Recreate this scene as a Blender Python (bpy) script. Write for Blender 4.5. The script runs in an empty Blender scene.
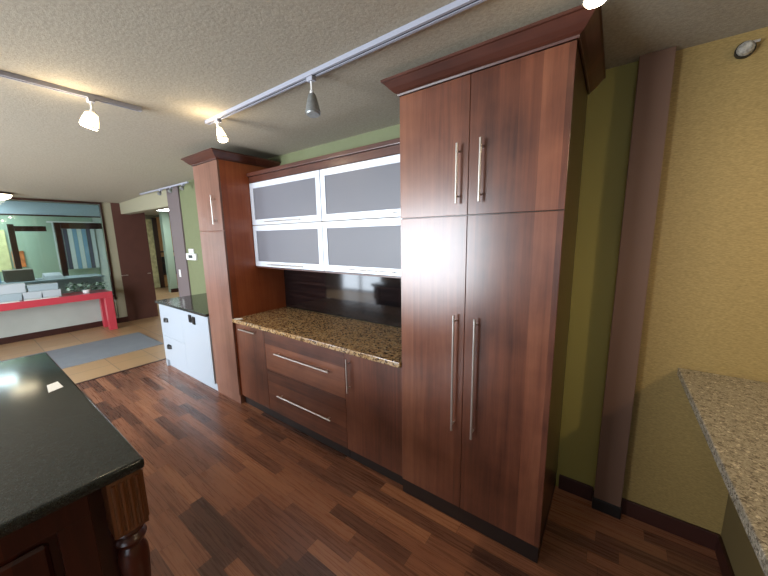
import bpy, bmesh, math, random
from mathutils import Vector, Matrix
random.seed(7)
S = bpy.context.scene
COL = S.collection
PI = math.pi

# ------------------------------------------------------------------ camera
cam_d = bpy.data.cameras.new('camera')
cam = bpy.data.objects.new('camera', cam_d); COL.objects.link(cam); S.camera = cam
cam_d.sensor_width = 36; cam_d.sensor_fit = 'HORIZONTAL'
cam_d.lens = 314.11 / 768 * 36
cam_d.clip_start = 0.02; cam_d.clip_end = 100
RX = Vector((0.80943, 0.58697, -0.01683)); UX = Vector((-0.08226, 0.14172, 0.98648)); FX = Vector((-0.58142, 0.79711, -0.163))
m = Matrix(((RX[0], UX[0], -FX[0], 1.0143), (RX[1], UX[1], -FX[1], -1.5617), (RX[2], UX[2], -FX[2], 1.6933), (0, 0, 0, 1)))
cam.matrix_world = m

# ------------------------------------------------------------------ world, exposure, daylight
S.view_settings.view_transform = 'Standard'
S.view_settings.look = 'None'
S.view_settings.exposure = 0.6
S.view_settings.gamma = 1.0
S.view_settings.use_curve_mapping = False
W = bpy.data.worlds.new('sky'); S.world = W; W.use_nodes = True
W.node_tree.nodes['Background'].inputs[0].default_value = (0.72, 0.84, 1.0, 1)
W.node_tree.nodes['Background'].inputs[1].default_value = 1.6

def area(name, loc, rot, sx, sy, power, color):
    l = bpy.data.lights.new(name, 'AREA'); l.shape = 'RECTANGLE'; l.size = sx; l.size_y = sy
    l.energy = power; l.color = color
    o = bpy.data.objects.new(name, l); COL.objects.link(o); o.location = loc; o.rotation_euler = rot
    return o
# daylight entering the storefront windows in the wall behind the camera
area('window_daylight', (-2.35, -4.62, 1.25), (PI / 2, 0, 0), 2.4, 2.1, 310, (0.86, 0.93, 1.0))
area('window_daylight', (-5.25, -4.62, 1.1), (PI / 2, 0, 0), 1.6, 2.1, 90, (0.80, 0.90, 1.0))
area('window_daylight', (1.6, -4.62, 1.45), (PI / 2, 0, 0), 2.2, 1.6, 4, (0.9, 0.94, 1.0))

CE = 2.55      # ceiling height
YW = 0.633     # wall behind the cabinets

# ------------------------------------------------------------------ materials
def new_mat(name):
    mt = bpy.data.materials.new(name); mt.use_nodes = True
    nt = mt.node_tree; b = nt.nodes['Principled BSDF']
    return mt, nt, b
def nd(nt, typ, **kw):
    n = nt.nodes.new(typ)
    for k, v in kw.items():
        if k.startswith('i_'):
            n.inputs[k[2:].replace('_', ' ')].default_value = v
        else: setattr(n, k, v)
    return n
def s2l(c):
    return tuple(((v / 255) / 12.92 if v / 255 <= 0.04045 else ((v / 255 + 0.055) / 1.055) ** 2.4) for v in c) + (1,)
def plain(name, rgb, rough=0.5, metal=0.0, spec=0.5, coat=0.0, bump=0.0, bscale=200, vary=0.0, vscale=6):
    mt, nt, b = new_mat(name)
    b.inputs['Base Color'].default_value = s2l(rgb); b.inputs['Roughness'].default_value = rough
    b.inputs['Metallic'].default_value = metal; b.inputs['Specular IOR Level'].default_value = spec
    b.inputs['Coat Weight'].default_value = coat
    tc = nd(nt, 'ShaderNodeTexCoord')
    if vary:
        n = nd(nt, 'ShaderNodeTexNoise'); n.inputs['Scale'].default_value = vscale; n.inputs['Detail'].default_value = 4
        nt.links.new(tc.outputs['Object'], n.inputs['Vector'])
        r = nd(nt, 'ShaderNodeValToRGB'); c = s2l(rgb)
        r.color_ramp.elements[0].position = .3; r.color_ramp.elements[1].position = .7
        r.color_ramp.elements[0].color = tuple(q * (1 - vary) for q in c[:3]) + (1,)
        r.color_ramp.elements[1].color = tuple(min(1, q * (1 + vary)) for q in c[:3]) + (1,)
        nt.links.new(n.outputs[0], r.inputs[0]); nt.links.new(r.outputs[0], b.inputs['Base Color'])
    if bump:
        n = nd(nt, 'ShaderNodeTexNoise'); n.inputs['Scale'].default_value = bscale; n.inputs['Detail'].default_value = 2
        nt.links.new(tc.outputs['Object'], n.inputs['Vector'])
        bp = nd(nt, 'ShaderNodeBump'); bp.inputs['Strength'].default_value = bump; bp.inputs['Distance'].default_value = 0.004
        nt.links.new(n.outputs[0], bp.inputs['Height']); nt.links.new(bp.outputs[0], b.inputs['Normal'])
    return mt
def emit(name, rgb, strength):
    mt, nt, b = new_mat(name)
    b.inputs['Base Color'].default_value = s2l(rgb); b.inputs['Emission Color'].default_value = s2l(rgb)
    b.inputs['Emission Strength'].default_value = strength
    return mt
def wood(name, dark, mid, light, axis='Z', strip=0.09, rough=0.28, coat=0.3, offs=(0, 0, 0), contrast=1.0):
    """veneer with grain along one axis, made of glued-up strips"""
    mt, nt, b = new_mat(name); L = nt.links.new
    tc = nd(nt, 'ShaderNodeTexCoord'); mp = nd(nt, 'ShaderNodeMapping'); mp.inputs['Location'].default_value = offs
    L(tc.outputs['Object'], mp.inputs['Vector'])
    sp = nd(nt, 'ShaderNodeSeparateXYZ'); L(mp.outputs[0], sp.inputs[0])
    # coordinate across the strips
    cross = nd(nt, 'ShaderNodeMath', operation='ADD')
    a_out = {'Z': ('X', 'Y'), 'X': ('Z', 'Y'), 'Y': ('X', 'Z')}[axis]
    L(sp.outputs[a_out[0]], cross.inputs[0]); L(sp.outputs[a_out[1]], cross.inputs[1])
    dv = nd(nt, 'ShaderNodeMath', operation='DIVIDE'); dv.inputs[1].default_value = strip; L(cross.outputs[0], dv.inputs[0])
    fl = nd(nt, 'ShaderNodeMath', operation='FLOOR'); L(dv.outputs[0], fl.inputs[0])
    wn = nd(nt, 'ShaderNodeTexWhiteNoise', noise_dimensions='1D'); L(fl.outputs[0], wn.inputs['W'])
    # grain
    m2 = nd(nt, 'ShaderNodeMapping')
    sc = {'Z': (26, 26, 1.3), 'X': (1.3, 26, 26), 'Y': (26, 1.3, 26)}[axis]
    m2.inputs['Scale'].default_value = sc
    add = nd(nt, 'ShaderNodeVectorMath', operation='ADD'); L(mp.outputs[0], add.inputs[0])
    cmb = nd(nt, 'ShaderNodeCombineXYZ')
    mul = nd(nt, 'ShaderNodeMath', operation='MULTIPLY'); mul.inputs[1].default_value = 7.0; L(wn.outputs['Value'], mul.inputs[0])
    for k in 'XYZ': L(mul.outputs[0], cmb.inputs[k])
    L(cmb.outputs[0], add.inputs[1]); L(add.outputs[0], m2.inputs['Vector'])
    n1 = nd(nt, 'ShaderNodeTexNoise'); n1.inputs['Scale'].default_value = 1.0; n1.inputs['Detail'].default_value = 6; n1.inputs['Distortion'].default_value = 0.6
    n1.inputs['Roughness'].default_value = .65
    L(m2.outputs[0], n1.inputs['Vector'])
    n2 = nd(nt, 'ShaderNodeTexNoise'); n2.inputs['Scale'].default_value = 5; n2.inputs['Detail'].default_value = 3
    L(mp.outputs[0], n2.inputs['Vector'])
    s1 = nd(nt, 'ShaderNodeMath', operation='MULTIPLY'); s1.inputs[1].default_value = 0.5 * contrast; L(n1.outputs[0], s1.inputs[0])
    s2 = nd(nt, 'ShaderNodeMath', operation='MULTIPLY_ADD'); s2.inputs[1].default_value = 0.30 * contrast; L(wn.outputs['Value'], s2.inputs[0]); L(s1.outputs[0], s2.inputs[2])
    s3 = nd(nt, 'ShaderNodeMath', operation='MULTIPLY_ADD'); s3.inputs[1].default_value = 0.35; L(n2.outputs[0], s3.inputs[0]); L(s2.outputs[0], s3.inputs[2])
    cr = nd(nt, 'ShaderNodeValToRGB'); e = cr.color_ramp.elements
    e[0].position = 0.34; e[0].color = s2l(dark); e[1].position = 0.82; e[1].color = s2l(light)
    x = cr.color_ramp.elements.new(0.56); x.color = s2l(mid)
    L(s3.outputs[0], cr.inputs[0]); L(cr.outputs[0], b.inputs['Base Color'])
    b.inputs['Roughness'].default_value = rough; b.inputs['Coat Weight'].default_value = coat; b.inputs['Coat Roughness'].default_value = 0.22
    bp = nd(nt, 'ShaderNodeBump'); bp.inputs['Strength'].default_value = 0.06; bp.inputs['Distance'].default_value = 0.002
    L(n1.outputs[0], bp.inputs['Height']); L(bp.outputs[0], b.inputs['Normal'])
    return mt
def granite(name, stops, scale, rough=0.12, detail_scale=3.0, big=0.35, spec=0.5):
    mt, nt, b = new_mat(name); L = nt.links.new
    tc = nd(nt, 'ShaderNodeTexCoord')
    v = nd(nt, 'ShaderNodeTexVoronoi', feature='F1'); v.inputs['Scale'].default_value = scale; v.inputs['Randomness'].default_value = 1
    n0 = nd(nt, 'ShaderNodeTexNoise'); n0.inputs['Scale'].default_value = scale * .6; n0.inputs['Detail'].default_value = 3
    L(tc.outputs['Object'], n0.inputs['Vector'])
    mx = nd(nt, 'ShaderNodeMix', data_type='VECTOR'); mx.inputs[0].default_value = 0.03
    L(tc.outputs['Object'], mx.inputs[4]); L(n0.outputs['Color'], mx.inputs[5]); L(mx.outputs[1], v.inputs['Vector'])
    sep = nd(nt, 'ShaderNodeSeparateColor'); L(v.outputs['Color'], sep.inputs[0])
    n = nd(nt, 'ShaderNodeTexNoise'); n.inputs['Scale'].default_value = scale / detail_scale; n.inputs['Detail'].default_value = 6; n.inputs['Roughness'].default_value = .7
    L(tc.outputs['Object'], n.inputs['Vector'])
    a = nd(nt, 'ShaderNodeMath', operation='MULTIPLY'); a.inputs[1].default_value = 1 - big; L(sep.outputs[0], a.inputs[0])
    c = nd(nt, 'ShaderNodeMath', operation='MULTIPLY_ADD'); c.inputs[1].default_value = big; L(n.outputs[0], c.inputs[0]); L(a.outputs[0], c.inputs[2])
    cr = nd(nt, 'ShaderNodeValToRGB'); cr.color_ramp.interpolation = 'LINEAR'
    els = cr.color_ramp.elements
    while len(els) < len(stops): els.new(0.5)
    for e, (p, col) in zip(els, stops): e.position = p; e.color = s2l(col)
    L(c.outputs[0], cr.inputs[0]); L(cr.outputs[0], b.inputs['Base Color'])
    b.inputs['Roughness'].default_value = rough; b.inputs['Specular IOR Level'].default_value = spec
    return mt

CH_D, CH_M, CH_L = (66, 36, 26), (102, 59, 42), (134, 85, 61)
M = {}
M['cherry'] = wood('cherry_veneer', CH_D, CH_M, CH_L, 'Z')
M['cherry_h'] = wood('cherry_veneer_horizontal', CH_D, CH_M, CH_L, 'X', strip=.12, offs=(.3, 0, .02))
M['cherry_pale'] = wood('cherry_veneer_narrow', (98, 66, 54), (120, 84, 70), (138, 102, 88), 'Z', strip=.08)
M['cherry_side'] = wood('cherry_side_panel', (116, 54, 27), (144, 72, 38), (164, 90, 50), 'Z', strip=.6, rough=.4, coat=.1)
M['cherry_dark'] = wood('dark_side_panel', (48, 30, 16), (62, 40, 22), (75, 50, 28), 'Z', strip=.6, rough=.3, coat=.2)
M['crown'] = wood('cherry_crown', (62, 32, 24), (84, 46, 35), (104, 60, 46), 'X', strip=.5, rough=.35)
M['toe'] = plain('dark_toe_kick', (30, 19, 15), .45)
M['steel'] = plain('brushed_steel', (205, 200, 195), .32, metal=.85)
M['alu'] = plain('satin_aluminium', (214, 220, 230), .38, metal=.25)
M['white'] = plain('white_cabinet_paint', (160, 168, 177), .35, coat=.2)
M['white_plastic'] = plain('white_plastic', (225, 225, 222), .4)
M['track_white'] = plain('white_track_enamel', (158, 160, 172), .35)
M['paper'] = plain('white_paper', (232, 232, 228), .7)
M['black'] = plain('black_plastic', (22, 22, 23), .35)
M['black_metal'] = plain('blackened_metal', (35, 33, 32), .35, metal=.6)
M['red'] = plain('red_lacquer', (190, 62, 74), .3, coat=.3)
M['maroon'] = plain('maroon_panel', (82, 48, 38), .6, vary=.08)
M['maroon_wall'] = plain('mauve_brown_paint', (104, 76, 60), .6, bump=.08, bscale=150)
M['mauve'] = plain('mauve_grey_paint', (104, 92, 92), .6)
M['pale_green'] = plain('pale_green_paint', (160, 182, 160), .6)
M['cream'] = plain('cream_paint', (150, 144, 120), .7, bump=.06)
M['greywall'] = plain('pale_grey_panel', (172, 178, 170), .5, vary=.06, vscale=3)
M['green'] = plain('olive_green_paint', (108, 113, 80), .7, bump=.10, bscale=180, vary=.03, vscale=20)
M['basebrown'] = plain('dark_brown_baseboard', (52, 24, 18), .4)
M['dome'] = emit('lit_dome_glass', (255, 238, 200), 5.0)
M['ceillamp'] = emit('lit_ceiling_panel', (240, 248, 255), 14.0)
M['bulb'] = emit('lit_bulb', (255, 236, 200), 22.0)
M['shade_lit'] = emit('lit_frosted_shade', (255, 232, 190), 1.6)
M['shade'] = plain('brushed_nickel_shade', (150, 152, 150), .4, metal=.5, vary=.15, vscale=60)
M['mat'] = plain('grey_mat', (128, 134, 142), .9, bump=.3, bscale=300, vary=.05)
M['darkwood'] = wood('dark_frame_wood', (38, 16, 10), (52, 24, 16), (66, 34, 22), 'Z', strip=.3)
M['island_wood'] = wood('reddish_island_wood', (48, 18, 12), (68, 28, 18), (88, 42, 26), 'Z', strip=.3)
M['island_post'] = wood('warm_brown_island_post', (80, 46, 26), (102, 62, 36), (124, 80, 48), 'Z', strip=.05)

def mat_wallpaper():
    mt, nt, b = new_mat('ochre_woven_wallpaper'); L = nt.links.new
    tc = nd(nt, 'ShaderNodeTexCoord'); mp = nd(nt, 'ShaderNodeMapping'); mp.inputs['Scale'].default_value = (70, 70, 420)
    L(tc.outputs['Object'], mp.inputs[0])
    n = nd(nt, 'ShaderNodeTexNoise'); n.inputs['Scale'].default_value = 1; n.inputs['Detail'].default_value = 3; L(mp.outputs[0], n.inputs['Vector'])
    r = nd(nt, 'ShaderNodeValToRGB'); r.color_ramp.elements[0].color = s2l((120, 98, 52)); r.color_ramp.elements[1].color = s2l((150, 126, 74))
    r.color_ramp.elements[0].position = .3; r.color_ramp.elements[1].position = .7
    L(n.outputs[0], r.inputs[0]); L(r.outputs[0], b.inputs['Base Color']); b.inputs['Roughness'].default_value = .62
    bp = nd(nt, 'ShaderNodeBump'); bp.inputs['Strength'].default_value = .1; bp.inputs['Distance'].default_value = .001
    L(n.outputs[0], bp.inputs['Height']); L(bp.outputs[0], b.inputs['Normal'])
    return mt
M['ochre'] = mat_wallpaper()
def mat_ceiling():
    mt, nt, b = new_mat('textured_ceiling'); L = nt.links.new
    tc = nd(nt, 'ShaderNodeTexCoord')
    n = nd(nt, 'ShaderNodeTexNoise'); n.inputs['Scale'].default_value = 75; n.inputs['Detail'].default_value = 4; n.inputs['Roughness'].default_value = .7
    L(tc.outputs['Object'], n.inputs['Vector'])
    r = nd(nt, 'ShaderNodeValToRGB'); r.color_ramp.elements[0].color = s2l((156, 148, 131)); r.color_ramp.elements[1].color = s2l((177, 168, 150))
    r.color_ramp.elements[0].position = .35; r.color_ramp.elements[1].position = .65
    L(n.outputs[0], r.inputs[0]); L(r.outputs[0], b.inputs['Base Color']); b.inputs['Roughness'].default_value = .85
    bp = nd(nt, 'ShaderNodeBump'); bp.inputs['Strength'].default_value = .5; bp.inputs['Distance'].default_value = .004
    L(n.outputs[0], bp.inputs['Height']); L(bp.outputs[0], b.inputs['Normal'])
    return mt
M['ceiling'] = mat_ceiling()
def mat_floor():
    mt, nt, b = new_mat('strip_laminate_floor'); L = nt.links.new
    def mth(op, a, c=None, d=None):
        n = nd(nt, 'ShaderNodeMath', operation=op)
        for i, q in enumerate((a, c, d)):
            if q is None: continue
            if isinstance(q, (int, float)): n.inputs[i].default_value = q
            else: L(q, n.inputs[i])
        return n.outputs[0]
    tc = nd(nt, 'ShaderNodeTexCoord'); sp = nd(nt, 'ShaderNodeSeparateXYZ'); L(tc.outputs['Object'], sp.inputs[0])
    WD, LN = 0.08, 0.55
    row_f = mth('DIVIDE', sp.outputs['Y'], WD); row = mth('FLOOR', row_f)
    wn = nd(nt, 'ShaderNodeTexWhiteNoise', noise_dimensions='1D'); L(row, wn.inputs['W'])
    col_f = mth('ADD', mth('DIVIDE', sp.outputs['X'], LN), mth('MULTIPLY', wn.outputs['Value'], 13.7)); col = mth('FLOOR', col_f)
    cm = nd(nt, 'ShaderNodeCombineXYZ'); L(row, cm.inputs[0]); L(col, cm.inputs[1])
    w2 = nd(nt, 'ShaderNodeTexWhiteNoise', noise_dimensions='2D'); L(cm.outputs[0], w2.inputs['Vector'])
    # grain
    off = nd(nt, 'ShaderNodeVectorMath', operation='MULTIPLY_ADD'); L(w2.outputs['Color'], off.inputs[0]); off.inputs[1].default_value = (9, 9, 9); L(tc.outputs['Object'], off.inputs[2])
    mp = nd(nt, 'ShaderNodeMapping'); mp.inputs['Scale'].default_value = (2.6, 75, 1); L(off.outputs[0], mp.inputs[0])
    g = nd(nt, 'ShaderNodeTexNoise'); g.inputs['Scale'].default_value = 1; g.inputs['Detail'].default_value = 7; g.inputs['Roughness'].default_value = .7; g.inputs['Distortion'].default_value = .8
    L(mp.outputs[0], g.inputs['Vector'])
    val = mth('ADD', mth('MULTIPLY', w2.outputs['Value'], .46), mth('MULTIPLY_ADD', g.outputs[0], .66, .03))
    cr = nd(nt, 'ShaderNodeValToRGB'); e = cr.color_ramp.elements
    e[0].position = .2; e[0].color = s2l((54, 35, 30)); e[1].position = .92; e[1].color = s2l((160, 110, 80))
    q = e.new(.45); q.color = s2l((90, 59, 47)); q = e.new(.68); q.color = s2l((132, 86, 64))
    L(val, cr.inputs[0])
    # joints
    fy = mth('FRACT', row_f); fx = mth('FRACT', col_f)
    jy = mth('MINIMUM', fy, mth('SUBTRACT', 1.0, fy)); jx = mth('MINIMUM', fx, mth('SUBTRACT', 1.0, fx))
    j = mth('MAXIMUM', mth('LESS_THAN', jy, .012), mth('LESS_THAN', jx, .0022))
    mx = nd(nt, 'ShaderNodeMix', data_type='RGBA'); L(mth('MULTIPLY', j, .6), mx.inputs[0]); L(cr.outputs[0], mx.inputs[6]); mx.inputs[7].default_value = s2l((24, 14, 11))
    L(mx.outputs[2], b.inputs['Base Color'])
    rr = mth('MULTIPLY_ADD', g.outputs[0], .16, .2); L(rr, b.inputs['Roughness'])
    bp = nd(nt, 'ShaderNodeBump'); bp.inputs['Strength'].default_value = .12; bp.inputs['Distance'].default_value = .002
    L(g.outputs[0], bp.inputs['Height']); L(bp.outputs[0], b.inputs['Normal'])
    return mt
M['floor'] = mat_floor()
def mat_tile():
    mt, nt, b = new_mat('beige_tile_floor'); L = nt.links.new
    tc = nd(nt, 'ShaderNodeTexCoord')
    br = nd(nt, 'ShaderNodeTexBrick'); br.offset = 0; br.inputs['Scale'].default_value = 1; br.inputs['Brick Width'].default_value = .45; br.inputs['Row Height'].default_value = .45
    br.inputs['Mortar Size'].default_value = .006
    br.inputs['Color1'].default_value = s2l((186, 152, 112)); br.inputs['Color2'].default_value = s2l((172, 138, 100)); br.inputs['Mortar'].default_value = s2l((140, 118, 92))
    L(tc.outputs['Object'], br.inputs['Vector']); L(br.outputs[0], b.inputs['Base Color']); b.inputs['Roughness'].default_value = .35
    return mt
M['tile'] = mat_tile()
def mat_backsplash():
    mt, nt, b = new_mat('dark_streaked_glass_backsplash'); L = nt.links.new
    tc = nd(nt, 'ShaderNodeTexCoord'); mp = nd(nt, 'ShaderNodeMapping'); mp.inputs['Scale'].default_value = (1.2, 1, 75); L(tc.outputs['Object'], mp.inputs[0])
    n = nd(nt, 'ShaderNodeTexNoise'); n.inputs['Scale'].default_value = 1; n.inputs['Detail'].default_value = 3; L(mp.outputs[0], n.inputs['Vector'])
    r = nd(nt, 'ShaderNodeValToRGB'); r.color_ramp.elements[0].color = s2l((10, 8, 10)); r.color_ramp.elements[1].color = s2l((40, 28, 26))
    r.color_ramp.elements[0].position = .4; r.color_ramp.elements[1].position = .72
    L(n.outputs[0], r.inputs[0]); L(r.outputs[0], b.inputs['Base Color']); b.inputs['Roughness'].default_value = .07; b.inputs['Specular IOR Level'].default_value = .6
    return mt
M['backsplash'] = mat_backsplash()
M['granite_gold'] = granite('golden_brown_granite', [(.18, (26, 22, 20)), (.33, (84, 62, 44)), (.48, (150, 116, 76)), (.68, (178, 146, 102)), (.86, (150, 138, 120))], 95, .14, 2.5, .4)
M['granite_tan'] = granite('taupe_speckled_granite', [(.15, (64, 56, 48)), (.33, (112, 104, 92)), (.5, (150, 142, 127)), (.68, (122, 114, 100)), (.85, (206, 196, 176))], 150, .2, 3, .45)
M['granite_black'] = granite('black_granite', [(.1, (10, 12, 11)), (.5, (34, 38, 36)), (.75, (54, 60, 56)), (.95, (88, 94, 88))], 300, .13, 3, .35)
def mat_frost():
    mt, nt, b = new_mat('frosted_glass'); b.inputs['Base Color'].default_value = s2l((128, 128, 136)); b.inputs['Roughness'].default_value = .42
    b.inputs['Transmission Weight'].default_value = .35; b.inputs['IOR'].default_value = 1.45
    return mt
M['frost'] = mat_frost()
def mat_pane():
    mt, nt, b = new_mat('clear_window_glass'); L = nt.links.new
    nt.nodes.remove(b); out = nt.nodes['Material Output']
    t = nd(nt, 'ShaderNodeBsdfTransparent'); t.inputs[0].default_value = (.86, .93, .92, 1)
    g = nd(nt, 'ShaderNodeBsdfGlossy'); g.inputs['Roughness'].default_value = .02
    f = nd(nt, 'ShaderNodeFresnel'); f.inputs[0].default_value = 1.5
    mx = nd(nt, 'ShaderNodeMixShader'); L(f.outputs[0], mx.inputs[0]); L(t.outputs[0], mx.inputs[1]); L(g.outputs[0], mx.inputs[2]); L(mx.outputs[0], out.inputs[0])
    return mt
M['pane'] = mat_pane()

# ------------------------------------------------------------------ mesh helpers (all in world coordinates; parts are shifted to their thing's base)
class MB:
    def __init__(s): s.bm = bmesh.new()
    def box(s, x0, x1, y0, y1, z0, z1, bev=0.0, seg=2):
        r = bmesh.ops.create_cube(s.bm, size=1)
        vs = r['verts']
        for v in vs:
            v.co = Vector(((x0 + x1) / 2 + v.co.x * (x1 - x0), (y0 + y1) / 2 + v.co.y * (y1 - y0), (z0 + z1) / 2 + v.co.z * (z1 - z0)))
        if bev:
            es = list({e for v in vs for e in v.link_edges})
            bmesh.ops.bevel(s.bm, geom=es, offset=bev, segments=seg, affect='EDGES', profile=.6)
        return s
    def tube(s, pts, r, n=14, cap=True, radii=None):
        rings = []
        for i, p in enumerate(pts):
            p = Vector(p)
            d = (Vector(pts[min(i + 1, len(pts) - 1)]) - Vector(pts[max(i - 1, 0)])).normalized()
            a = d.orthogonal().normalized() if abs(d.z) < .999 else Vector((1, 0, 0))
            if i: # keep frames steady
                a = (pa - d * pa.dot(d)).normalized()
            pa = a; bb = d.cross(a)
            rad = radii[i] if radii else r
            rings.append([s.bm.verts.new(p + (a * math.cos(2 * PI * k / n) + bb * math.sin(2 * PI * k / n)) * rad) for k in range(n)])
        for i in range(len(rings) - 1):
            for k in range(n):
                s.bm.faces.new((rings[i][k], rings[i][(k + 1) % n], rings[i + 1][(k + 1) % n], rings[i + 1][k]))
        if cap:
            s.bm.faces.new(list(reversed(rings[0]))); s.bm.faces.new(rings[-1])
        return s
    def loft(s, loops, closed=False, cap=True):
        R = [[s.bm.verts.new(Vector(p)) for p in lp] for lp in loops]
        n = len(R[0])
        for i in range(len(R) - 1):
            for k in range(n if closed else n - 1):
                s.bm.faces.new((R[i][k], R[i][(k + 1) % n], R[i + 1][(k + 1) % n], R[i + 1][k]))
        if cap:
            s.bm.faces.new(list(reversed(R[0]))); s.bm.faces.new(R[-1])
        return s
    def ball(s, c, r, sc=(1, 1, 1), u=16, v=10):
        q = bmesh.ops.create_uvsphere(s.bm, u_segments=u, v_segments=v, radius=r)
        for w in q['verts']: w.co = Vector((c[0] + w.co.x * sc[0], c[1] + w.co.y * sc[1], c[2] + w.co.z * sc[2]))
        return s
    def build(s, name, mat, parent=None, smooth=False, loc=None):
        bmesh.ops.recalc_face_normals(s.bm, faces=s.bm.faces)
        base = parent
        off = Vector((0, 0, 0))
        if parent is not None:
            while base is not None:
                off += base.location; base = base.parent
        elif loc is not None: off = Vector(loc)
        for v in s.bm.verts: v.co -= off
        me = bpy.data.meshes.new(name); s.bm.to_mesh(me); s.bm.free()
        me.materials.append(M[mat] if isinstance(mat, str) else mat)
        if smooth:
            for p in me.polygons: p.use_smooth = True
            try: me.set_sharp_from_angle(angle=math.radians(38))
            except Exception: pass
        o = bpy.data.objects.new(name, me); COL.objects.link(o)
        if parent is not None: o.parent = parent
        elif loc is not None: o.location = loc
        return o
def thing(name, label, cat, loc, group=None):
    o = bpy.data.objects.new(name, None); COL.objects.link(o); o.location = loc; o.empty_display_size = .1
    return tag(o, label, cat, group)
def tag(o, label, cat, group=None, kind=None):
    o['label'] = label; o['category'] = cat
    if group: o['group'] = group
    if kind: o['kind'] = kind
    return o
def struct(name, mb, mat, parent=None):
    o = mb.build(name, mat, parent)
    if parent is None: o['kind'] = 'structure'
    return o
def copy_tree(o, parent=None):
    c = o.copy(); COL.objects.link(c)
    if parent is not None: c.parent = parent
    for ch in list(o.children):
        copy_tree(ch, c)
    return c

# ------------------------------------------------------------------ setting
XF = -7.2      # far wall with the office window
struct('floor', MB().box(-4.08, 4.2, -4.5, 1.0, -.06, 0), 'floor')
tl = struct('floor_tile', MB().box(-12.2, -4.08, -4.5, 4.0, -.06, 0), 'tile')
struct('trim_1', MB().box(-4.10, -4.06, -4.5, .62, 0, .004), 'basebrown')
cl = [[(4.2, y, CE), (-3.6, y, CE), (XF - .09, y, 2.44), (XF - .1, y, CE), (-12.2, y, CE), (-12.2, y, CE + .1), (4.2, y, CE + .1)] for y in (-4.8, 4.0)]
struct('ceiling', MB().loft(cl, closed=True), 'ceiling')
# wall behind the cabinets: green paint left of the pilaster, ochre wallpaper right of it
M['green_warm_lit'] = plain('olive_green_paint_warm_lit', (142, 130, 66), .7, bump=.10, bscale=180)  # same wall paint as green, with the warm lamp cast put into its colour
struct('wall_back_warm_lit', MB().box(.5, 1.10, YW, YW + .12, 0, CE), 'green_warm_lit')
struct('wall_back', MB().box(-4.42, .5, YW, YW + .12, 0, CE), 'green')
struct('wall_back_right', MB().box(1.10, 4.2, YW, YW + .12, 0, CE), 'ochre')
struct('wall_pillar_left', MB().box(-4.84, -4.42, YW - .02, YW + .14, 0, CE), 'mauve')
struct('trim_2', MB().box(1.04, 1.175, .57, YW, .075, CE - .002, .003), 'maroon_wall')
struct('trim_3', MB().box(1.035, 1.18, .563, YW, 0, .075, .003), 'black')
struct('baseboard_back', MB().box(.845, 1.035, YW - .014, YW, 0, .1, .003), 'basebrown')
struct('baseboard_back_right', MB().box(1.18, 1.598, YW - .014, YW, 0, .1, .003), 'basebrown')
struct('wall_right', MB().box(4.2, 4.3, -4.8, YW + .1, 0, CE), 'ochre')
struct('wall_header', MB().box(XF, -4.84, YW - .02, YW + .14, 2.225, CE), 'cream')
# wall behind the camera with storefront openings
wf = MB()
for (a, b2, c, d) in ((-8, -6.1, 0, CE), (-4.4, -3.55, 0, CE), (-1.15, .5, 0, CE), (2.7, 4.2, 0, CE), (-6.1, -4.4, 2.2, CE), (-3.55, -1.15, 2.3, CE), (-3.55, -1.15, 0, .2), (.5, 2.7, 2.25, CE), (.5, 2.7, 0, .65)):
    wf.box(a, b2, -4.6, -4.5, c, d)
struct('wall_front', wf, 'cream')
w1 = MB()
for x in (-3.55, -2.77, -1.98, -1.2): w1.box(x, x + .05, -4.58, -4.52, .2, 2.3)
w1.box(-3.55, -1.15, -4.58, -4.52, .2, .26).box(-3.55, -1.15, -4.58, -4.52, 2.24, 2.3)
struct('window_1', w1, 'darkwood')
w4 = MB()
for x in (-6.1, -5.275, -4.45): w4.box(x, x + .05, -4.58, -4.52, 0, 2.2)
w4.box(-6.1, -4.4, -4.58, -4.52, 2.14, 2.2)
struct('window_4', w4, 'darkwood')
w2 = MB()
for x in (.5, 1.57, 2.65): w2.box(x, x + .05, -4.58, -4.52, .65, 2.25)
w2.box(.5, 2.7, -4.58, -4.52, .65, .71).box(.5, 2.7, -4.58, -4.52, 2.19, 2.25)
struct('window_2', w2, 'darkwood')
# far wall
struct('wall_left', MB().box(XF - .1, XF, -4.5, .30, 0, .56), 'greywall')
struct('wall_left_end', MB().box(XF - .1, XF, .33, .47, 0, CE), 'cream')
struct('wall_left_panel', MB().box(XF - .1, XF + .01, .47, 1.02, 0, 2.54), 'maroon')
struct('baseboard_left', MB().box(XF, XF + .015, -4.5, .47, 0, .11), 'basebrown')
wn = MB()
wn.box(XF - .08, XF + .02, .30, .33, .5, 2.435).box(XF - .06, XF + .02, -4.5, .30, 2.40, 2.435).box(XF - .08, XF + .02, -4.5, .30, .56, .60)
wo = struct('window_3', wn, 'darkwood')
struct('window_pane', MB().box(XF - .045, XF - .037, -4.5, .30, .60, 2.40), 'pane', wo)
# office behind the far window
struct('wall_office_back', MB().box(-11.1, -11.0, -4.5, .95, 0, CE), 'pale_green')
struct('wall_office_side', MB().box(-11.0, XF - .1, .95, 1.0, 0, CE), 'greywall')
struct('trim_4', MB().box(-9.3, -9.2, -4.5, .945, 2.28, 2.545), plain('pale_blue_grey_bulkhead', (176, 192, 202), .6))
struct('trim_5', MB().box(-9.2, -9.17, -4.5, .945, 2.25, 2.28), 'darkwood')
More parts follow.
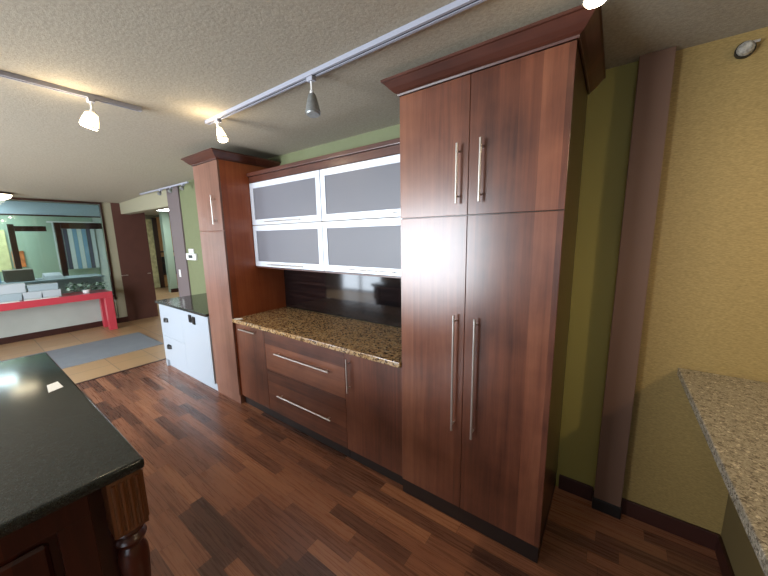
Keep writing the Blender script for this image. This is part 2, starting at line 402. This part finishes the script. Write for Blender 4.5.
# hall behind the opening
struct('wall_hall_far', MB().box(-12.2, -12.1, .55, 4.0, 0, CE), 'cream')
struct('wall_hall_back', MB().box(-12.1, -4.42, 3.9, 4.0, 0, CE), 'cream')
struct('wall_hall_right', MB().box(-4.5, -4.42, YW + .14, 3.9, 0, CE), 'cream')
struct('wall_hall_pier', MB().box(-10.7, -10.5, 2.50, 2.70, 0, CE), 'pale_green')
struct('baseboard_hall', MB().box(-10.499, -10.48, 2.49, 2.72, 0, .12), 'basebrown')

# knee wall under the bar counter
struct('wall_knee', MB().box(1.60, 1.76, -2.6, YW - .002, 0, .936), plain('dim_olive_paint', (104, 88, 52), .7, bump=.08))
struct('baseboard_knee', MB().box(1.585, 1.60, -2.6, YW - .016, 0, .1, .003), 'basebrown')

# ------------------------------------------------------------------ cabinet builders
def bar_pull(name, p0, p1, yface, r=.006, stand=.032, inset=.035, parent=None, mat='steel', nx=None):
    """round bar pull with two posts, in front (towards -y) of a face at yface"""
    a = Vector((p0[0], yface - stand, p0[1])); b = Vector((p1[0], yface - stand, p1[1])); d = (b - a).normalized()
    mb = MB().tube([a, b], r)
    for q in (a + d * inset, b - d * inset):
        mb.tube([Vector((q.x, yface + .0005, q.z)), q], r * .8, n=10)
    return mb.build(name, mat, parent, smooth=True)
def crown(parent, x0, x1, y0, yb, z0, z1, out, mat='crown', right=True):
    h = z1 - z0
    prof = [(0.0, 0), (.006, 0), (.008, .12 * h), (out * .3, .22 * h), (out * .55, .45 * h), (out * .86, .78 * h), (out * .9, .82 * h), (out, .84 * h), (out, h), (0, h)]
    loops = []
    for (o, z) in prof:
        loops.append([(x0 - o, yb, z0 + z), (x0 - o, y0 - o, z0 + z), (x1 + o, y0 - o, z0 + z), (x1 + o, yb, z0 + z)])
    mb = MB()
    R = [[mb.bm.verts.new(Vector(p)) for p in lp] for lp in loops]
    n = len(R)
    for i in range(n):
        for k in range(3):
            mb.bm.faces.new((R[i][k], R[i][k + 1], R[(i + 1) % n][k + 1], R[(i + 1) % n][k]))
    mb.bm.faces.new([R[i][0] for i in range(n)]); mb.bm.faces.new([R[i][3] for i in range(n)])
    mb.box(x0 + .002, x1 - .002, y0 + .002, yb, z0 + .02, z1 - .004)
    return mb.build('crown_molding', mat, parent)
def slab(x0, x1, z0, z1, y0, th=.02): return MB().box(x0, x1, y0, y0 + th, z0, z1, .0015, 1)

G = .0025
# ---- big pantry
XS, XR, ZT, ZM, ZB = .403, .833, 2.443, 1.79, .095
p = thing('pantry_cabinet', 'tallest cherry pantry cabinet with four doors, right end of the run', 'cabinet', (.4165, .3, 0))
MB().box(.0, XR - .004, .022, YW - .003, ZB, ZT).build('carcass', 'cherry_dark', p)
crown(p, 0, XR, 0, YW - .003, ZT, 2.518, .072)
MB().box(.001, XR - .006, .004, YW - .003, .001, ZB).build('toe_kick', 'toe', p)
for (a, b2, z0, z1, hx, h0, h1, what) in ((0, XS, ZM, ZT, .353, 1.85, 2.135, 'u'), (XS, XR, ZM, ZT, .47, 1.85, 2.14, 'u'),
                                       (0, XS, ZB, ZM, .353, .60, 1.27, 'l'), (XS, XR, ZB, ZM, .468, .59, 1.265, 'l')):
    d = slab(a + G * .5, b2 - G * .5, z0 + G, z1 - G, 0).build('door', 'cherry', p)
    bar_pull('handle', (hx, h0), (hx, h1), 0, parent=d)
# ---- narrow tall cabinet
XC, XD, ZLT, ZLM = -1.976, -2.452, 2.411, 1.768
p = thing('tall_cabinet', 'narrow tall cherry cabinet with two doors at left end of run', 'cabinet', (-2.214, .3, 0))
MB().box(XD, XC - .0, .005, YW - .003, ZB, ZLT).build('carcass', 'cherry_side', p)
crown(p, XD, XC, -.015, YW - .003, ZLT, 2.482, .07)
MB().box(XD + .002, XC - .002, -.006, YW - .003, .001, ZB).build('toe_kick', 'cherry_pale', p)
for (z0, z1, h0, h1) in ((ZLM, ZLT, 1.83, 2.10), (ZB, ZLM, .75, 1.3)):
    d = slab(XD + .001, XC - .001, z0 + G, z1 - G, -.015).build('door', 'cherry_pale', p)
    if z0 > 1: bar_pull('handle', (-2.085, h0), (-2.085, h1), -.015, parent=d)
# ---- base cabinets
XA, XB, YB = -.503, -1.492, .012
def base(name, label, x0, x1):
    q = thing(name, label, 'cabinet', ((x0 + x1) / 2, .3, 0))
    MB().box(x0 + .001, x1 - .001, YB + .022, YW - .004, ZB, .878).build('carcass', 'cherry', q)
    MB().box(x0 + .001, x1 - .001, YB + .03, YW - .004, .001, ZB - .001).build('toe_kick', 'toe', q)
    return q
q = base('base_cabinet', 'narrow cherry base cabinet with single door beside narrow tall cabinet', XC + .002, XB)
d = slab(XC + .004, XB - G * .5, ZB + G, .873, YB).build('door', 'cherry', q)
bar_pull('handle', (-1.87, .825), (-1.60, .825), YB, parent=d)
q = base('drawer_cabinet', 'wide cherry base cabinet with two deep drawers and long steel pulls', XB, XA)
for (z0, z1, hz) in ((.49, .873, .69), (ZB, .49, .295)):
    d = slab(XB + G * .5, XA - G * .5, z0 + G, z1, YB).build('drawer', 'cherry_h', q)
    bar_pull('handle', (-1.315, hz), (-.645, hz), YB, parent=d)
q = base('base_cabinet', 'cherry base cabinet with single door beside the tallest pantry', XA, -.002)
d = slab(XA + G * .5, -.004, ZB + G, .873, YB).build('door', 'cherry', q)
bar_pull('handle', (-.455, .58), (-.455, .835), YB, parent=d)
ct = MB().box(XC + .003, -.003, -.018, YW - .012, .880, .915, .004).build('granite_countertop', 'granite_gold', loc=(-1, .3, .88))
tag(ct, 'golden brown speckled granite countertop between the two tall cabinets', 'countertop')
bs = MB().box(XC + .003, -.003, YW - .010, YW - .002, .916, 1.393).build('backsplash', 'backsplash', loc=(-1, .628, .916))
tag(bs, 'glossy dark streaked backsplash panel above the golden granite countertop', 'backsplash')
tg = MB().loft([[(-1.955, -.005, .916), (-1.90, -.012, .916), (-1.86, .035, .916), (-1.915, .042, .916)], [(-1.955, -.005, .917), (-1.90, -.012, .917), (-1.86, .035, .917), (-1.915, .042, .917)]], closed=True).build('price_tag', 'paper', loc=(-1.905, .02, .916))
tag(tg, 'small white paper tag lying on left front corner of the golden granite', 'tag')

# ---- wall cabinets with frosted lift-up doors
YU = .285
def wall_cab(label, x0, x1, z0, z1, grp):
    q = thing('wall_cabinet', label, 'cabinet', ((x0 + x1) / 2, .45, z0), grp)
    t = .016
    mb = MB().box(x0, x0 + t, YU + .022, YW - .012, z0, z1).box(x1 - t, x1, YU + .022, YW - .012, z0, z1)
    mb.box(x0 + t, x1 - t, YU + .022, YW - .012, z0, z0 + t).box(x0 + t, x1 - t, YU + .022, YW - .012, z1 - t, z1).box(x0 + t, x1 - t, YW - .02, YW - .012, z0 + t, z1 - t)
    mb.build('carcass', plain('pale_cabinet_lining', (170, 160, 150), .6), q)
    dz0, dz1, a, b2, w = z0 + .003, z1 - .003, x0 + .003, x1 - .003, .052
    fr = MB()
    def rail(u0, u1, v0, v1): fr.box(u0, u1, YU, YU + .02, v0, v1, .0015, 1)
    rail(a, b2, dz1 - w, dz1); rail(a, b2, dz0, dz0 + w); rail(a, a + w, dz0 + w, dz1 - w); rail(b2 - w, b2, dz0 + w, dz1 - w)
    f = fr.build('door', 'alu', q)
    MB().box(a + w, b2 - w, YU + .006, YU + .012, dz0 + w, dz1 - w).build('glass_panel', 'frost', f)
    cx = (a + b2) / 2
    bar_pull('handle', (cx - .26, dz0 + .024), (cx + .26, dz0 + .024), YU, parent=f, r=.005, stand=.026)
    return q
XM = -.958
for (x0, x1, z0, z1, lab) in ((XC + .004, XM, 1.822, 2.232, 'upper left'), (XM + .001, -.004, 1.822, 2.232, 'upper right'), (XC + .004, XM, 1.408, 1.820, 'lower left'), (XM + .001, -.004, 1.408, 1.820, 'lower right')):
    side = 'beside the narrow tall cabinet' if 'left' in lab else 'beside the tallest pantry'
    rowt = 'top row' if 'upper' in lab else 'bottom row'
    wall_cab('aluminium framed frosted glass wall cabinet, %s, %s' % (rowt, side), x0, x1, z0, z1, 'frosted glass wall cabinets')
cb = MB().box(XC + .003, -.003, YU + .0, YW - .012, 2.2335, 2.29, .002, 1).box(XC + .003, -.003, YU - .02, YW - .012, 2.291, 2.325, .004)
o = cb.build('cornice_board', 'crown', loc=(-1, .45, 2.2335)); tag(o, 'cherry cornice board capping the frosted glass wall cabinets', 'cornice')
o = MB().box(XC + .003, -.003, YU + .01, YW - .012, 1.394, 1.407, .001, 1).build('bottom_rail', 'crown', loc=(-1, .45, 1.394)); tag(o, 'thin cherry board under the bottom row of frosted wall cabinets', 'board')

# ---- white cabinet
p = thing('white_cabinet', 'white base cabinet with black top, two drawers and one door', 'cabinet', (-3.15, .3, 0))
MB().box(-3.80, -2.458, -.008, YW - .024, .09, .868).build('carcass', 'white', p)
MB().box(-3.80, -3.76, -.028, .05, .001, .09).box(-3.76, -2.458, .0, .04, .001, .09).build('toe_kick', 'white', p)
MB().box(-3.86, -2.456, -.05, YW - .022, .870, .90, .004).build('countertop', 'granite_black', p)['label'] = 'black stone top of the white cabinet'
for (z0, z1, hz) in ((.435, .864, .665), (.095, .435, .305)):
    d = slab(-3.797, -3.125, z0 + G, z1, -.03).build('drawer', 'white', p)
    loops = []
    mb = MB()
    for i in range(9):   # half-round cup pull
        t = PI * i / 8
        mb_r = [(-3.60 - .055 * math.cos(t) * 1, -.0305, hz + .03), (-3.60 - .055 * math.cos(t), -.0305 - .028 * math.sin(t), hz + .02), (-3.60 - .058 * math.cos(t), -.0305 - .032 * math.sin(t), hz - .02), (-3.60 - .05 * math.cos(t), -.0305 - .026 * math.sin(t), hz - .02)]
        loops.append(mb_r)
    mb.loft(loops, closed=True).build('cup_pull', 'black_metal', d, smooth=True)
d = slab(-3.122, -2.46, .095 + G, .864, -.03).build('door', 'white', p)
MB().box(-2.91, -2.85, -.042, -.0305, .745, .835, .004).box(-2.82, -2.76, -.042, -.0305, .735, .825, .004).box(-2.85, -2.82, -.038, -.0305, .78, .80).build('pull', 'black_metal', d)

# ---- bar counter on the right
o = MB().box(1.343, 2.15, -2.7, YW - .001, .938, .978, .005).build('bar_counter', 'granite_tan', loc=(1.75, -1, .94))
tag(o, 'taupe speckled granite bar counter along the ochre wall', 'countertop')

# ---- island
p = thing('kitchen_island', 'dark reddish wood island with polished black granite top and turned legs', 'island', (-1.27, -1.9, 0))
MB().box(-2.22, -.303, -2.55, -1.25, .874, .915, .014, 4).build('granite_top', 'granite_black', p, smooth=True)
MB().box(-2.12, -.40, -2.45, -1.34, .32, .872).build('body', 'island_wood', p)
# end panel facing the camera: rails, stiles and raised field
e = MB()
e.box(-.40, -.375, -2.45, -1.40, .76, .872, .003).box(-.40, -.375, -2.45, -1.40, .32, .42, .003)
for y in (-2.45, -1.965, -1.485): e.box(-.40, -.375, y, y + .085, .42, .76, .003)
e.build('end_frame', 'island_wood', p)
for y in (-2.365, -1.88):
    MB().box(-.402, -.384, y + .02, y + .375, .445, .735, .012, 1).build('raised_panel', 'island_wood', p)
def turned_leg(x, y):
    mb = MB().box(x - .05, x + .05, y - .05, y + .05, .655, .873, .003)
    for k in range(4):
        yy = y - .033 + k * .022
        mb.tube([(x + .05, yy, .67), (x + .05, yy, .862)], .0075, n=8)
        mb.tube([(x - .033 + k * .022, y + .05, .67), (x - .033 + k * .022, y + .05, .862)], .0075, n=8)
    lo = mb.build('leg', 'island_post', p, smooth=True)
    prof = [(.6545, .048), (.645, .052), (.635, .046), (.625, .034), (.615, .046), (.605, .05), (.59, .044), (.575, .032), (.56, .04), (.54, .046), (.5, .047), (.42, .042), (.3, .033), (.2, .028), (.15, .027), (.135, .036), (.12, .037), (.10, .028), (.08, .034), (.05, .042), (.025, .042), (.002, .03)]
    MB().tube([(x, y, z) for z, r in prof], .03, n=24, radii=[r for z, r in prof]).build('turned_post', 'island_wood', lo, smooth=True)
for (x, y) in ((-.362, -1.312), (-.362, -2.46), (-2.14, -1.335), (-2.14, -2.46)): turned_leg(x, y)
tg = MB().loft([[(-1.44, -1.35, .916), (-1.31, -1.36, .916), (-1.34, -1.30, .916), (-1.46, -1.305, .916)], [(-1.44, -1.35, .917), (-1.31, -1.36, .917), (-1.34, -1.30, .917), (-1.46, -1.305, .917)]], closed=True).build('price_tag', 'paper', loc=(-1.38, -1.33, .916))
tag(tg, 'small white paper tag lying on the black granite island', 'tag')

# ------------------------------------------------------------------ track lights
def track(name, label, a, b, wdt=.036, h=.022, z=CE):
    a = Vector(a); b = Vector(b); d = (b - a).normalized(); s = Vector((-d.y, d.x, 0))
    prof = [(-wdt / 2, 0), (wdt / 2, 0), (wdt / 2, -h), (.006, -h), (.006, -h + .012), (-.006, -h + .012), (-.006, -h), (-wdt / 2, -h)]
    lp = [[(q + s * u).x, (q + s * u).y, z - .001 + v] and (q.x + s.x * u, q.y + s.y * u, z - .001 + v) for q in () for u, v in prof]
    loops = [[(q.x + s.x * u, q.y + s.y * u, z - .001 + v) for u, v in prof] for q in (a, b)]
    t = thing(name, label, 'light track', (a.x, a.y, z))
    MB().loft(loops, closed=True).build('rail', 'track_white', t)
    MB().loft([[(q.x + s.x * u, q.y + s.y * u, z - .001 + v) for u, v in ((-.0055, -h + .0115), (.0055, -h + .0115), (.0055, -h + .004), (-.0055, -h + .004))] for q in (a, b)], closed=True).build('conductor_groove', 'black', t)
    e = a - d * .012
    for q0, q1 in ((a - d * .012, a), (b, b + d * .012)):
        MB().loft([[(q.x + s.x * u, q.y + s.y * u, z - .001 + v) for u, v in ((-wdt / 2, 0), (wdt / 2, 0), (wdt / 2, -h), (-wdt / 2, -h))] for q in (q0, q1)], closed=True).build('end_cap', 'track_white', t)
    return t
def head(label, x, y, z, dr, lit, power=0, cone=110, r0=.018, r1=.034, ln=.085, drop=.045, group='track spotlights', mats=None):
    """track head: mount block, stem, tapered shade along dr, bulb disc in its mouth"""
    t = thing('track_spotlight', label, 'light', (x, y, z), group)
    dr = Vector(dr).normalized(); pv = Vector((x, y, z - .022 - drop))
    MB().box(x - .022, x + .022, y - .016, y + .016, z - .045, z - .0235, .003).build('mount', 'track_white', t)
    MB().tube([(x, y, z - .045), pv], .006, n=10).ball(pv, .012, u=12, v=8).build('stem', 'white_plastic', t, smooth=True)
    p0 = pv + dr * .008
    pts = [p0, p0 + dr * .008, p0 + dr * ln * .55, p0 + dr * ln]
    sm = 'shade_lit' if lit else 'shade'
    MB().tube(pts, 0, n=24, radii=[r0 * .5, r0, (r0 + r1) * .53, r1], cap=False).build('shade', sm, t, smooth=True)
    MB().tube([p0 + dr * ln * .96, p0 + dr * (ln + .004)], r1 + .0015, n=24).build('rim', 'shade', t, smooth=True)
    MB().tube([p0 + dr * (ln + .0045), p0 + dr * (ln + .012)], r1 * .9, n=24, radii=[r1 * .92, r1 * .8]).build('bulb', 'bulb' if lit else 'shade', t, smooth=True)
    if power:
        l = bpy.data.lights.new('spot_lamp', 'SPOT'); l.energy = power; l.spot_size = math.radians(cone); l.spot_blend = .8; l.shadow_soft_size = .035; l.color = (1.0, .80, .52)
        o = bpy.data.objects.new('spot_lamp', l); COL.objects.link(o); o.parent = t
        o.location = (p0 + dr * (ln + .03)) - t.location
        o.rotation_euler = dr.to_track_quat('-Z', 'Y').to_euler()
        l2 = bpy.data.lights.new('spill_lamp', 'POINT'); l2.energy = power * .2; l2.shadow_soft_size = .03; l2.color = (1.0, .80, .52)
        o = bpy.data.objects.new('spill_lamp', l2); COL.objects.link(o); o.parent = t
        o.location = pv + Vector((.0, -.07, -.07)) - t.location
    return t
track('light_track', 'long white light track on ceiling in front of the cabinets', (-1.47, -.31, 0), (3.0, -.31, 0))
track('light_track', 'short white light track on ceiling above the black island', (-1.57, -3.0, 0), (-1.57, -.70, 0))
head('lit spotlight at far end of the long track, above the wall cabinets', -1.33, -.31, CE, (.3, .1, -1), True, 9)
head('unlit grey spotlight hanging from middle of the long track', -.35, -.31, CE, (.12, -.1, -1), False, r0=.02, r1=.04, ln=.1, drop=.075)
head('lit spotlight in front of the tallest pantry crown', .905, -.31, CE, (.05, .0, -1), True, 5.5, cone=120)
head('lit spotlight on the long track above the bar counter', 2.5, -.31, CE, (-.1, .45, -1), True, 40, cone=160)
head('lit spotlight near end of the short track above the island', -1.57, -.94, CE, (-.35, -.2, -.9), True, 12, drop=.07, ln=.08, r1=.045, r0=.03)
head('lit spotlight on the short track over far side of the island', -1.57, -2.4, CE, (-.2, -.2, -.9), True, 12, drop=.07, ln=.08, r1=.045, r0=.03)
# far track near the mauve pillar
t = track('light_track', 'small white light track beside the mauve grey pillar', (-5.6, .5, 0), (-3.8, .5, 0), wdt=.022, h=.018, z=2.478)
for i, x in enumerate((-4.75, -4.35, -3.95)):
    head('small unlit spotlight on the track beside the mauve pillar', x, .5, 2.482, (.3, -.4, -.6), False, drop=.02, ln=.05, r1=.028, group='spotlights beside the mauve pillar')
# ceiling dome
t = thing('ceiling_dome_light', 'round lit dome light on ceiling near the office window', 'light', (-6.75, -1.03, 2.45))
MB().tube([(-6.75, -1.03, 2.425), (-6.75, -1.03, 2.449)], .2, n=32).build('base_ring', 'darkwood', t, smooth=True)
MB().tube([(-6.75, -1.03, 2.34), (-6.75, -1.03, 2.35), (-6.75, -1.03, 2.38), (-6.75, -1.03, 2.424)], 0, n=32, radii=[.03, .1, .16, .185]).build('glass_bowl', 'dome', t, smooth=True)

# ---- strobe on the ochre wall
t = thing('fire_strobe', 'small round clear strobe fixture high on the ochre wall', 'alarm', (1.41, YW, 2.47))
MB().tube([(1.41, YW - .001, 2.475), (1.41, YW - .022, 2.475)], .032, n=28).build('base', 'black_metal', t, smooth=True)
MB().tube([(1.41, YW - .0225, 2.475), (1.41, YW - .04, 2.475), (1.41, YW - .05, 2.475)], 0, n=16, radii=[.029, .025, .014]).build('lens', plain('silver_faceted_lens', (158, 153, 142), .2, metal=.2, vary=.45, vscale=70), t)
MB().box(1.428, 1.450, YW - .03, YW - .0225, 2.490, 2.499, .001).build('tab', 'steel', t)

# ---- thermostat and switch
t = thing('thermostat', 'white wall thermostat on the green wall beside tall cabinet', 'thermostat', (-4.22, YW, 1.39))
MB().box(-4.38, -4.06, YW - .03, YW - .001, 1.38, 1.48, .006).box(-4.30, -4.14, YW - .018, YW - .001, 1.485, 1.55, .004).build('body', 'white_plastic', t)
MB().box(-4.29, -4.16, YW - .032, YW - .0305, 1.41, 1.455).build('screen', 'black', t)
t = thing('light_switch', 'white light switch on the mauve grey pillar', 'switch', (-4.70, YW - .02, 1.15))
MB().box(-4.72, -4.66, YW - .028, YW - .021, 1.09, 1.21, .003).build('plate', 'white_plastic', t)
MB().box(-4.705, -4.675, YW - .034, YW - .0285, 1.12, 1.18, .002).build('rocker', 'white_plastic', t)
# lever handles on the maroon panel
for y, lab in ((.55, 'metal lever handle at left side of the tall maroon panel'), (.95, 'metal lever handle near right edge of the tall maroon panel')):
    o = MB().tube([(XF + .0105, y, .98), (XF + .05, y, .98), (XF + .055, y + .02, .98), (XF + .055, y - .09 if y < .7 else y - .04, .98)], .009, n=10).build('lever_handle', 'steel', loc=(XF + .01, y, .98), smooth=True); tag(o, lab, 'handle')

# ------------------------------------------------------------------ far end furniture
o = MB().box(-6.0, -4.86, -1.6, .30, .001, .012, .004).build('floor_mat', 'mat', loc=(-5.4, -.6, 0)); tag(o, 'grey blue doormat lying on the beige tiles', 'mat')
t = thing('console_table', 'long red lacquered console table under the office window', 'table', (-6.9, -1.1, 0))
MB().box(-7.15, -6.66, -2.3, .16, .63, .745, .004).build('table_top', 'red', t)
for (x, y) in ((-6.78, .045), (-7.14, .045), (-6.78, -2.29), (-7.14, -2.29)):
    MB().box(x, x + .115, y, y + .115, .001, .629, .004).build('leg', 'red', t)
# white papers and folders on the red table
def carton(x0, x1, y0, y1, z0, z1, label, grp, mat='paper', stripe=None, name='storage_box', cat='box'):
    t = thing(name, label, cat, ((x0 + x1) / 2, (y0 + y1) / 2, z0), grp)
    MB().box(x0, x1, y0, y1, z0, z1 - .045, .003).build('box_body', mat, t)
    MB().box(x0 - .006, x1 + .006, y0 - .006, y1 + .006, z1 - .0445, z1, .003).build('lid', mat, t)
    return t
for (y0, y1, lab) in ((-1.21, -1.0, 'white sheet of paper lying at left on the red console table'), (-.95, -.55, 'wide white folder lying on the red console table beside the boxes')):
    o = MB().box(-6.80, -6.68, y0, y1, .746, .754, .001).build('paper_sheet', 'paper', loc=(-6.74, (y0 + y1) / 2, .746)); tag(o, lab, 'paper')
M['box_pale'] = plain('pale_blue_grey_card', (160, 176, 182), .6)
M['box_white'] = plain('white_card', (182, 190, 194), .6)
carton(-7.0, -6.82, -1.9, -.96, .746, .87, 'long pale box at far left on the red console table', None, 'box_pale')
carton(-7.0, -6.82, -.94, -.735, .746, .87, 'pale box behind the white folder on the red console table', None, 'box_white')
carton(-7.0, -6.82, -.72, -.50, .746, .87, 'pale box beside the potted plant on the red console table', None, 'box_white')
carton(-7.02, -6.84, -1.75, -.90, .872, 1.02, 'long white box stacked on the two left boxes of the red table', None, 'box_white')
carton(-7.02, -6.84, -.87, -.52, .872, .98, 'white box stacked on top beside the office window frame', None, 'box_pale')
# potted plant
t = thing('potted_plant', 'leafy green and white potted plant on the red console table', 'plant', (-6.86, -.16, .745))
MB().tube([(-6.86, -.16, .746), (-6.86, -.16, .80), (-6.86, -.16, .81)], 0, n=20, radii=[.045, .065, .06]).build('pot', 'white_plastic', t, smooth=True)
for mat, nm, cnt in (('leafg', 'leaves', 130), ('leafw', 'pale_leaves', 60)):
    M['leafg'] = plain('plant_green', (60, 96, 70), .5); M['leafw'] = plain('plant_pale', (186, 214, 200), .5)
    mb = MB()
    for i in range(cnt):
        c = Vector((-6.86 + random.uniform(-.1, .1), -.16 + random.uniform(-.26, .26), .79 + random.uniform(0, .13)))
        a = random.uniform(0, 2 * PI); tl_ = random.uniform(-.5, .8); L_ = random.uniform(.05, .08)
        d = Vector((math.cos(a) * math.cos(tl_), math.sin(a) * math.cos(tl_), math.sin(tl_))); s = d.cross(Vector((0, 0, 1))).normalized() * L_ * .4
        v = [mb.bm.verts.new(q) for q in (c, c + d * L_ * .5 + s, c + d * L_, c + d * L_ * .5 - s)]
        mb.bm.faces.new(v)
    mb.build(nm, mat, t)

# office contents
t = thing('office_door_frame', 'dark wood door frame standing inside the office behind glass', 'door frame', (-9.2, .1, 0))
MB().box(-9.24, -9.14, -.10, .0, 0, 2.12, .004).box(-9.24, -9.14, .0, .94, 1.98, 2.12, .004).build('frame', 'darkwood', t)
t = thing('office_door_frame', 'dark wood frame further left inside the office', 'door frame', (-10.0, -.6, 0))
MB().box(-10.04, -9.96, -.72, -.62, 0, 2.1, .004).box(-10.04, -9.96, -.62, -.12, 1.94, 2.06, .004).build('frame', 'darkwood', t)
t = thing('vertical_blind', 'vertical blind with blue and white slats behind dark frame', 'blind', (-10.8, .3, 0))
MB().box(-10.85, -10.8, .02, .94, 2.18, 2.22).build('head_rail', 'white_plastic', t)
M['slat_a'] = plain('slat_white', (205, 216, 214), .6); M['slat_b'] = plain('slat_blue', (120, 158, 184), .6); M['slat_c'] = plain('slat_dark', (74, 78, 92), .6)
for i in range(9):
    y = .10 + i * .092
    MB().box(-10.83, -10.825, y, y + .084, .95, 2.18).build('slat', ('slat_a', 'slat_c', 'slat_c', 'slat_a', 'slat_b', 'slat_a', 'slat_b', 'slat_c', 'slat_a')[i], t)
t = thing('office_desk', 'pale office desk with dark edge behind the window', 'desk', (-8.6, -.8, 0))
MB().box(-8.9, -8.2, -3.0, .42, .90, .93, .003).build('desk_top', 'box_pale', t)
MB().box(-8.85, -8.82, -2.95, .40, 0, .899).box(-8.82, -8.25, .37, .40, 0, .899).box(-8.82, -8.25, -2.95, -2.92, 0, .899).build('desk_panel', 'box_white', t)
o = MB().box(-8.7, -8.35, -1.0, -.62, .931, 1.16, .01).build('brown_case', plain('brown_leatherette', (96, 84, 72), .6), loc=(-8.5, -.8, .93)); tag(o, 'brown case standing on the office desk', 'case')
o = MB().box(-8.7, -8.4, -1.5, -1.05, .931, 1.22, .004).build('desk_monitor', 'slat_b', loc=(-8.5, -1.3, .93)); tag(o, 'pale blue box at left on the office desk', 'box')
o = MB().loft([[(-8.6, -.5, .931), (-8.3, -.5, .931), (-8.3, -.2, .931), (-8.6, -.2, .931)], [(-8.58, -.48, 1.05), (-8.36, -.48, 1.0), (-8.36, -.22, 1.0), (-8.58, -.22, 1.05)]], closed=True).build('desk_printer', 'box_white', loc=(-8.5, -.35, .93)); tag(o, 'white printer on the office desk', 'printer')
o = MB().box(-10.99, -10.96, -.66, -.46, 1.08, 1.48).build('framed_picture', plain('orange_picture', (190, 112, 60), .5, vary=.4, vscale=9), loc=(-10.98, -.56, 1.28)); tag(o, 'orange toned picture on the pale green office wall', 'picture')
for (x, y, lab) in ((-8.6, -1.6, 'rectangular lit ceiling panel inside the office, nearer the window'), (-10.2, -1.3, 'rectangular lit ceiling panel at back of the office')):
    o = MB().box(x - .3, x + .3, y - .6, y + .6, CE - .03, CE - .002).build('ceiling_light_panel', 'ceillamp', loc=(x, y, CE - .03)); tag(o, lab, 'light')

o = MB().box(-10.995, -10.965, -1.5, -.70, 1.0, 2.0, .003).build('notice_board', plain('pale_yellow_board', (208, 206, 150), .6, vary=.15, vscale=9), loc=(-10.98, -1.1, 1.5)); tag(o, 'pale yellow board on the office wall at the left edge', 'board')
# hall shelving
t = thing('display_shelf', 'lit display shelves with dark post at end of the hall', 'shelf', (-11.9, 2.7, 0))
M['shelf_warm'] = plain('warm_shelf_board', (196, 150, 96), .5); M['books'] = plain('mixed_goods', (140, 100, 60), .6, vary=.5, vscale=12)
MB().box(-12.09, -12.05, 2.71, 3.3, .02, 2.45).build('back_panel', 'shelf_warm', t)
MB().box(-12.045, -11.95, 2.70, 2.84, 0, 2.45, .004).build('post', 'darkwood', t)
for z in (.45, .85, 1.25, 1.65, 2.05, 2.43):
    MB().box(-12.05, -11.95, 2.845, 3.3, z, z + .05).build('shelf_board', 'darkwood' if z < 1.3 else 'shelf_warm', t)
MB().box(-12.05, -11.96, 2.85, 3.28, .5, 1.1).build('dark_bin', 'black', t)
o = MB().box(-12.045, -11.98, 2.48, 2.70, .02, 2.40).build('glass_case', plain('pale_yellow_panel', (202, 198, 150), .4, vary=.3, vscale=7), loc=(-12.0, 2.6, 0)); tag(o, 'pale yellow display panel left of the dark post in the hall', 'panel')
o = MB().box(-9.6, -9.0, 1.6, 2.8, CE - .03, CE - .002).build('ceiling_light_panel', 'ceillamp', loc=(-9.3, 2.2, CE - .03)); tag(o, 'rectangular lit ceiling panel in the hall', 'light')
